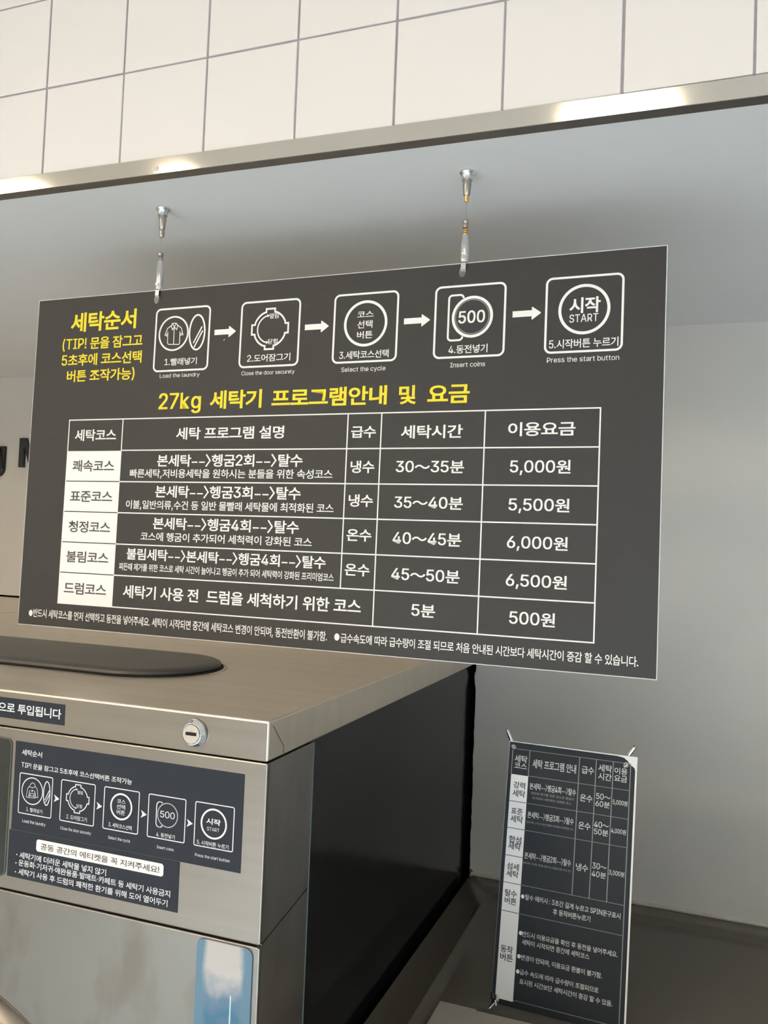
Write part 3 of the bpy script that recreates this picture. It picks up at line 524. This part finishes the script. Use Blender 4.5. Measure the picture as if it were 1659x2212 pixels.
# ------------------------------------------------------------------ big washer
MXE, MY, MTOP, MLIP, MSEAM = -0.5034, 0.9667, 1.4240, 1.3722, 1.1415
MXW = -1.8310; Wd = MXE - MXW
def washer_shell(name, xe, label, full=True):
    e = empty(name, (xe, MY, 0)); tag(e, label, 'washing machine')
    dpt = WL - MY + 0.001
    # front and side steel of the cabinet
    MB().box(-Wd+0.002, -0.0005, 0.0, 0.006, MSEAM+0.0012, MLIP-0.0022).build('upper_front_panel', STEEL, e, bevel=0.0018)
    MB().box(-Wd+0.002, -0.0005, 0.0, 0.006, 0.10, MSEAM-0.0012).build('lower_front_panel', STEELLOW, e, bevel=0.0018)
    MB().box(-Wd+0.012, -0.0118, 0.007, dpt+0.16, 0.09, MTOP-0.003).build('dark_filler', GAP, e)  # black filler puts the shade behind seams and wall slit into its colour
    sf = MB(); sy1 = 0.1388
    zA, zB = 1.1450, 1.1660
    sf.v = [(-0.0035, 0.051, MLIP-0.0022), (-0.0035, sy1, MLIP-0.0022), (-0.0035, sy1, zB+0.001), (-0.0035, 0.051, zA+0.001)]
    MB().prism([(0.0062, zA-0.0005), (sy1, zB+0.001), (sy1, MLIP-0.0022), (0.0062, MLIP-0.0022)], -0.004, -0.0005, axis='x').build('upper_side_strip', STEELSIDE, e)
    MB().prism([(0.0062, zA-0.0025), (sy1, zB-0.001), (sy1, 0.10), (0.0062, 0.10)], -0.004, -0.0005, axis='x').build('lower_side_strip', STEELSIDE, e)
    MB().box(-0.0120, -0.0085, sy1+0.001, dpt-0.006, 0.10, MLIP-0.0022).build('side_panel', BLACKP, e, bevel=0.0006)
    MB().box(-0.0036, 0.0002, sy1-0.0003, sy1+0.0012, 0.10, MLIP-0.003).build('side_edge_strip', mat('blue_grey_edge', (0.10, 0.16, 0.19), 0.3), e)
    MB().box(-Wd+0.02, -0.02, 0.02, dpt-0.02, 0.0, 0.09).build('plinth', BLACKPL, e)
    # lid: folded sheet cap
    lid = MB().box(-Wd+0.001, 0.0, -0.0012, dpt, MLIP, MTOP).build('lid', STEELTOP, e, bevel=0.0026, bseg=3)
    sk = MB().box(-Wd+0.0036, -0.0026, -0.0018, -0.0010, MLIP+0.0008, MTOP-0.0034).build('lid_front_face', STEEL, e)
    # fold seam on the lid's side flange
    fs = MB(); P3 = [(0.0093, 1.4163), (0.0407, 1.3852), (0.0421, MLIP+0.0005)]
    for a, b in zip(P3[:-1], P3[1:]):
        d_ = Vector((b[0]-a[0], b[1]-a[1])).normalized(); nn = Vector((-d_.y, d_.x))*0.0007
        fs.prism([(a[0]+nn.x, a[1]+nn.y), (b[0]+nn.x, b[1]+nn.y), (b[0]-nn.x, b[1]-nn.y), (a[0]-nn.x, a[1]-nn.y)], -0.0002, 0.0003, axis='x')
    fs.build('fold_seam', BRONZE, e)
    return e, lid
wm, lid = washer_shell('washing_machine', MXE, 'large stainless steel washer with stickers on its front under the board')
wm2, lid2 = washer_shell('washing_machine', MXW-0.0065, 'second steel washer further left with only its top corner in view')
# hopper cover on the lid: elongated rounded plastic cover over a black base that paints its shadow gap
def capsule(x0, x1, yc, r, n=22, f=1.0):
    out = [(x1 + r*f*cos(a), yc + r*sin(a)) for a in [(-pi/2 + pi*k/n) for k in range(n+1)]]
    return out + [(x0 + r*f*cos(a), yc + r*sin(a)) for a in [(pi/2 + pi*k/n) for k in range(n+1)]]
cx1 = -0.905 - MXE; cx0 = -1.42 - MXE; cyc = 1.271 - MY
hp = MB()
rs = [(0.122, 0.0005), (0.1245, 0.004), (0.1235, 0.0085), (0.118, 0.0110), (0.10, 0.0118)]
loops = [capsule(cx0, cx1, cyc, r) for r, _ in rs]; n = len(loops[0])
for (r, z), lp in zip(rs, loops): hp.v += [(p[0], p[1], MTOP+z) for p in lp]
for j in range(len(rs)-1):
    for k in range(n): hp.f.append((j*n+k, j*n+(k+1) % n, (j+1)*n+(k+1) % n, (j+1)*n+k))
hp.f.append(tuple((len(rs)-1)*n+k for k in range(n))); hp.f.append(tuple(range(n))[::-1])
hp.build('hopper_cover', PLASTIC, wm, smooth=True)
gk = MB(); gk.prism(capsule(cx0, cx1+0.004, cyc-0.001, 0.1262), MTOP-0.001, MTOP+0.0012, axis='z'); gk.build('shadow_base', GAP, wm)  # black base stands for the shadow under the cover's edge
# narrow steel ridge added to draw the bright reflection at the cover's end
rd = MB(); arc = [(cx1 + 0.136*cos(a), cyc + 0.128*sin(a), MTOP+0.0006) for a in [radians(-8 + 60*k/12) for k in range(13)]]
rd.tube(arc, [0.0004 + 0.0016*sin(pi*k/12) for k in range(13)], 8); rd.build('glint_ridge', STEELTOP, wm, smooth=True)

# cam lock on the lid front
lx, lz = -0.1080, 1.3975
bz = MB(); seg = 12
bz.lathe([(0.0172, 0.0), (0.0185, -0.002), (0.0180, -0.0048), (0.0142, -0.0098), (0.0132, -0.0100)], seg=28, cx=lx, cy=lz, axis='y')
lk = bz.build('lock_bezel', CHROME, wm, loc=(0, -0.0012, 0))
MB().lathe([(0.0128, -0.0098), (0.0128, -0.0106), (0.0124, -0.0109)], 28, cx=lx, cy=lz, axis='y').build('lock_cylinder', mat('satin_lock_face', (0.66, 0.63, 0.60), 0.3, 0.9), lk)
MB().box(lx-0.0080, lx+0.0080, -0.0114, -0.0108, lz-0.0016, lz+0.0026).build('keyhole', GAP, lk)
mb = MB(); stroke(mb, ell(lx, lz, 0.0130, 0.0130, 36), 0.0006, True, -0.01100); mb.build('ring_line', GAP, lk)
mb = MB(); stroke(mb, ell(lx+0.0006, lz+0.0016, 0.003, 0.0030, 12, 20, 160), 0.0004, False, -0.0112); mb.build('lock_arc', NICKEL, lk)

# stickers: their own frame on the machine front
m = D['m']
def plate(name, pts, mat_, y, th=0.0004, parent=wm):
    return MB().prism(pts, y, y-th).build(name, mat_, parent)
a = m['stickA']; zt, zb = 1.4128, 1.3838
stA = plate('lid_sticker', [(-0.62, zb), (a[1][0], zb), (a[1][0], zt), (-0.62, zt)], STICK, -0.0018)
def stick_text(items, mat_, parent, y, off, name='lettering'):
    for it in items: text(it, mat_, parent, off, y, name)
SW2 = mat('sticker_white_print', (0.72, 0.73, 0.75), 0.5)
text(m['t1'][0], SW2, stA, 0.018, -0.0026)
B = m['stickB']; bL, bR, bT, bB = -0.4062, -0.0326, 1.3528, 1.2279
stB = plate('instruction_sticker', [(bL, bB), (bR, bB), (bR, bT), (bL, bT)], STICK, -0.0002)
cR, cB = -0.1233, 1.1618
stC = plate('etiquette_sticker', [(-0.4092, cB), (cR, cB), (cR, 1.2272), (-0.4092, 1.2272)], STICK, -0.0002)
for it in m['t1'][1:]: text(it, SW2, stB, 0.008, -0.0009)
for it in m['t2']: text(it, SW2, stB, 0.0 if it[0][0].isalpha() else 0.006, -0.0009)
for it in m['ti']: text(it, SW2, stB, 0.022 if it[0] == '시작' else 0.006, -0.0009)
pic = dict(boxes=m['boxes'], circ=m['circ'], slash=m['slash'], shirt=m['shirt'], slot=m['slot'])
_wh = WHITE; WHITE = SW2
pictos(pic, stB, 0.0013, 0.0014, 0.0007, 0.0024, -0.0008, False)
WHITE = _wh
for (u, v) in m['chev']:
    mb = MB(); face(mb, [(u-0.0045, v+0.0052), (u+0.005, v), (u-0.0045, v-0.0052), (u-0.0020, v)], -0.0009); mb.build('chevron', SW2, stB)
pl = MB(); pl.poly([(p[0], -0.0008, p[1]) for p in rrect(-0.3595, 1.2041, -0.1475, 1.2208, 0.004)]); pl.build('heading_pill', WHITE, stC)
for it in m['t4']: text(it, DARKP, stC, 0.008, -0.0010)
for it in m['t3']: text(it, SW2, stC, 0.012, -0.0009)
for (u, v) in m['dots']:
    mb = MB(); face(mb, ell(u, v, 0.0010, 0.0010, 10), -0.0009); mb.build('bullet', SW2, stC)
# display window left of the stickers
dx1 = -0.4125
ds = MB(); ds.poly([(p[0], -0.0006, p[1]) for p in rrect(-0.68, 1.1600, dx1, 1.3550, 0.010)])
dsp = MB().prism(rrect(-0.68, 1.1590, dx1, 1.3555, 0.010), 0.001, -0.0012).build('display_bezel', BEZEL, wm)
MB().prism(rrect(-0.678, 1.1612, dx1-0.0026, 1.3532, 0.008), -0.0011, -0.0016).build('display_glass', SCREEN, dsp)
# recessed-look pull plate with torn blue protective film and painted reflections
hpz0, hpz1, hx0, hx1 = 0.86, 1.1372, -0.0905, -0.0092
pp = MB(); pp.prism([(p[0]-(hx0+hx1)/2, p[1]-1.1372+0.05) for p in rrect(hx0, hpz0, hx1, hpz1, 0.010)], 0.0005, -0.0022)
hnd = pp.build('pull_plate', FILM, wm, loc=((hx0+hx1)/2, 0, 1.1372-0.05), bevel=0.0006)
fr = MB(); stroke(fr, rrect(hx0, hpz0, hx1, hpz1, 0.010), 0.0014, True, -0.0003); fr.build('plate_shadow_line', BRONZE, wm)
cap = MB(); cap.box(-0.0385, -0.0365, -0.0026, -0.0006, 0.87, 1.075); cap.build('film_edge', mat('clear_film_edge', (0.45, 0.60, 0.66), 0.2), wm)
# door
dcx, dcz, dr = -0.530, 0.662, 0.350
door = MB().lathe([(dr-0.10, 0.004), (dr-0.004, 0.002), (dr, -0.0005), (dr-0.003, -0.006), (dr-0.03, -0.020), (dr-0.085, -0.024), (dr-0.10, -0.012)], 72, cx=dcx, cy=dcz, axis='y', caps=False).build('door_ring', mat('bronze_tinted_steel', (0.20, 0.18, 0.155), 0.3, 1.0), wm, smooth=True)
MB().lathe([(0.001, -0.055), (0.10, -0.050), (0.20, -0.032), (dr-0.098, -0.014)], 60, cx=dcx, cy=dcz, axis='y', caps=False).build('door_glass', SCREEN, wm, smooth=True)
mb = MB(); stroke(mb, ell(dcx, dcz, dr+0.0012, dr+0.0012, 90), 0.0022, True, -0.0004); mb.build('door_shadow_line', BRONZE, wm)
# corner rivet where the seams meet
MB().lathe([(0.0024, -0.0004), (0.0020, -0.0012), (0.0008, -0.0014)], 14, cx=-0.0022, cy=MSEAM+0.0005, axis='y').build('corner_rivet', GAP, wm)

# ------------------------------------------------------------------ neighbouring low washer
NX0, NX1, NZ = -0.4985, 0.62, 0.8635
nb = empty('low_washing_machine', (NX0, MY, 0)); tag(nb, 'lower dark-topped washer against the wall, carrying the small table banner', 'washing machine')
nw = NX1-NX0; nd = WR-MY-0.004
MB().box(0.0, nw, 0.01, nd, 0.05, NZ-0.02).build('cabinet', STEEL, nb, bevel=0.002)
# top sheet with rim and pressed shallow tray
rim = [(p[0], p[1]) for p in rrect(0.0, 0.0, nw, nd, 0.014, 5)]
inn = rrect(0.0635, 0.06, nw-0.0635, nd-0.082, 0.02, 5)
def off(pts, d):
    cx = sum(p[0] for p in pts)/len(pts); cy = sum(p[1] for p in pts)/len(pts); out = []
    for p in pts: out.append((p[0] + (d if p[0] < cx else -d), p[1] + (d if p[1] < cy else -d)))
    return out
lv = [(rim, -0.02), (rim, -0.0012), (off(rim, 0.0012), 0.0), (inn, 0.0), (off(inn, 0.003), 0.0024), (off(inn, 0.007), 0.0024), (off(inn, 0.013), -0.0030), (off(inn, 0.030), -0.0035)]
tp = MB(); n = len(rim)
for lp, z in lv: tp.v += [(p[0], p[1], NZ+z) for p in lp]
for j in range(len(lv)-1):
    for k in range(n): tp.f.append((j*n+k, j*n+(k+1) % n, (j+1)*n+(k+1) % n, (j+1)*n+k))
tp.f.append(tuple((len(lv)-1)*n+k for k in range(n))); tp.f.append(tuple(range(n))[::-1])
tp.build('top_sheet', NTOP, nb, smooth=True)
MB().prism([(-0.3868-NX0, -0.012), (nw, -0.012), (nw, 1.3965-MY), (-0.3235-NX0, 1.3965-MY), (-0.3242-NX0, 1.4003-MY), (-0.3868-NX0, 1.4007-MY)], NZ-0.35, NZ+0.030, axis='z').build('control_console', BEIGE, nb, bevel=0.0012)
MB().box(0.03, nw-0.03, 0.03, nd-0.03, 0.0, 0.05).build('plinth', BLACKPL, nb)

# ------------------------------------------------------------------ table banner
bn = D['banner']; BW, BH = bn['w'], bn['h']
o_ = Vector(bn['O'])
ban = empty('table_banner', (0, 0, 0)); ban.matrix_world = Matrix.Translation(o_) @ Matrix.Rotation(bn['yaw'], 4, 'Z') @ Matrix.Rotation(-bn['lean'], 4, 'X')
tag(ban, 'small charcoal price list on a chrome x-stand atop the low dark washer', 'banner')
MB().box(0, BW, 0, 0.0006, 0.0, BH).build('vinyl_sheet', VWHITE, ban)
ins = 0.0012
prt = MB(); cut = [(BW-0.0030, 0), (BW-0.0030, BH-0.024), (BW-0.0040, BH-0.0195), (BW-0.0075, BH-0.0165), (BW-0.0115, BH-0.0150), (BW-0.0160, BH-0.0085), (BW-0.0225, BH-0.0038), (BW-0.034, BH-0.0022), (0.0005, BH-0.0012), (0.0002, 0)]
face(prt, cut, -0.0003); prt.build('printed_face', VINYL, ban)
gl = MB(); cu_ = [0.0070, 0.0385, 0.1280, 0.1571, 0.1863, 0.2155]; rv = [0.4284, 0.3838, 0.3368, 0.2906, 0.2440, 0.1985, 0.1512, 0.0118]
lwid = 0.0011; yb = -0.0006
stroke(gl, [(cu_[0], rv[0]), (cu_[5], rv[0])], lwid*0.8, False, yb)
stroke(gl, [(cu_[5], rv[0]), (cu_[5], 0.0)], 0.0015, False, yb); stroke(gl, [(cu_[0], rv[0]), (cu_[0], rv[1])], 0.0015, False, yb)
stroke(gl, [(cu_[1], rv[0]), (cu_[1], rv[1])], 0.0014, False, yb)
for c in cu_[2:5]: stroke(gl, [(c, rv[0]), (c, rv[5])], 0.0015, False, yb)
for r in (rv[1], rv[2], rv[3], rv[5], rv[6]): stroke(gl, [(cu_[1], r), (cu_[5], r)], lwid*0.8, False, yb)
stroke(gl, [(cu_[1], rv[7]), (BW, rv[7])], lwid*0.9, False, yb)
gl.build('table_grid', GLINE, ban)
for j in range(1, 7):
    a_, b_ = rv[j], rv[j+1]
    if j == 6: b_ = 0.0085
    mb = MB(); face(mb, [(cu_[0], b_+0.0005), (cu_[1], b_+0.0005), (cu_[1], a_-0.0005), (cu_[0], a_-0.0005)], yb); mb.build('table_cell', VWHITE, ban)
for it in D['bt']: text(it, GTEXT if it[4] > 0.0062 else GLINE, ban, 0.010 if it[4] > 0.0062 else 0.004, yb-0.0001)
for it in D['bd']: text(it, VINYL, ban, 0.008, yb-0.0004)
for (u, v) in D['bdots']:
    mb = MB(); face(mb, ell(u, v, 0.0030, 0.0034, 16), yb-0.0001); mb.build('bullet', VWHITE, ban)
# x-stand: crossed rods behind, ends through the corner grommets
def rod(pts, r, name='rod', m_=CHROME, par=ban): return MB().tube(pts, r, 12).build(name, m_, par, smooth=True)
rod([(0.004, 0.006, BH-0.004), (-0.0020, 0.004, BH+0.0075), (-0.0068, 0.003, BH+0.0185)], [0.0030, 0.0034, 0.0030], 'stand_arm')
rod([(BW-0.018, 0.006, BH-0.003), (BW-0.0125, 0.004, BH+0.006), (BW-0.0062, 0.003, BH+0.0160)], [0.0036, 0.0040, 0.0036], 'stand_arm')
rod([(-0.0068, 0.003, BH+0.0183), (-0.0080, 0.003, BH+0.0210)], [0.0032, 0.0022], 'end_cap', NICKEL)
rod([(BW-0.0062, 0.003, BH+0.0158), (BW-0.0045, 0.003, BH+0.0195)], [0.0038, 0.0024], 'end_cap', NICKEL)
rod([(0.004, 0.008, BH-0.004), (BW*0.5, 0.055, BH*0.42), (BW-0.012, 0.030, 0.02)], 0.0028, 'stand_rod')
rod([(BW-0.018, 0.008, BH-0.003), (BW*0.5, 0.063, BH*0.42), (0.010, 0.030, 0.02)], 0.0028, 'stand_rod')
for (u, v, s_) in ((0.0085, BH-0.0118, 1), (BW-0.0195, BH-0.0168, -1)):
    t_ = rod([(u-0.004*s_, 0.002, v+0.002), (u-0.001*s_, -0.004, v+0.0008), (u+0.002*s_, -0.0045, v-0.0022)], [0.0024, 0.0026, 0.0018], 'grommet_hook', CHROME)
    MB().lathe([(0.0040, -0.0012), (0.0046, -0.0008), (0.0046, -0.0002)], 18, cx=u-0.001*s_, cy=v+0.0015, axis='y').build('grommet', NICKEL, ban)
# lower feet
for (u, s_) in ((0.005, 1), (BW-0.012, -1)):
    rod([(u+0.004*s_, 0.002, 0.011), (u+0.0065*s_, -0.006, 0.005), (u+0.005*s_, -0.008, -0.0005)], [0.0042, 0.0048, 0.0040], 'foot_elbow', ZINC)
    rod([(u+0.004*s_, -0.0085, 0.0025), (u-0.0010*s_, -0.0105, -0.0040), (u-0.0040*s_, -0.0120, -0.0070)], 0.0034, 'foot_rod', ZINC)
    rod([(u-0.004*s_, 0.003, 0.016), (u-0.003*s_, 0.002, 0.008), (u+0.004*s_, 0.002, 0.001)], [0.0035, 0.0050, 0.0040], 'rubber_cap', BLACKPL)

# ------------------------------------------------------------------ raised letters on the rear wall
Lx = -2.2678; z0, z1 = 1.8867, 1.9910; sw = 0.0225; mw = 0.118
mp_ = [(0, z0), (0, z1), (0.0285, z1), (mw/2, z0+0.034), (mw-0.0285, z1), (mw, z1), (mw, z0), (mw-sw, z0), (mw-sw, z0+0.072), (mw/2+0.009, z0), (mw/2-0.009, z0), (sw, z0+0.072), (sw, z0)]
o = MB().prism([(p[0]-mw/2, p[1]-z0) for p in mp_], 0.0, -0.010).build('wall_letter', LETTER, loc=(Lx+mw/2, WL-0.0004, z0)); tag(o, 'black raised letter M on the rear wall, half hidden by the board', 'letter', 'raised letters on the rear wall')
me = raw_text('g', 0.026, True); x0_, x1_, y0_, y1_ = bounds(me)
g_top, g_bot = 1.9635, 1.8525; sxy = (g_top-g_bot)/(y1_-y0_)
import bmesh
bm = bmesh.new(); bm.from_mesh(me); r_ = bmesh.ops.extrude_face_region(bm, geom=list(bm.faces)); vs_ = [v for v in r_['geom'] if isinstance(v, bmesh.types.BMVert)]
bmesh.ops.translate(bm, vec=(0, 0, 0.010/sxy), verts=vs_); bmesh.ops.recalc_face_normals(bm, faces=bm.faces); bm.to_mesh(me); bm.free()
for v in me.vertices: X, Y, Zz = v.co; v.co = ((X-x1_)*sxy, -Zz*sxy, (Y-y0_)*sxy)
o = link('wall_letter', me, LETTER, None, (-2.3336, WL-0.0004, g_bot)); tag(o, 'black raised letter g on the rear wall, cut by the left picture edge', 'letter', 'raised letters on the rear wall')
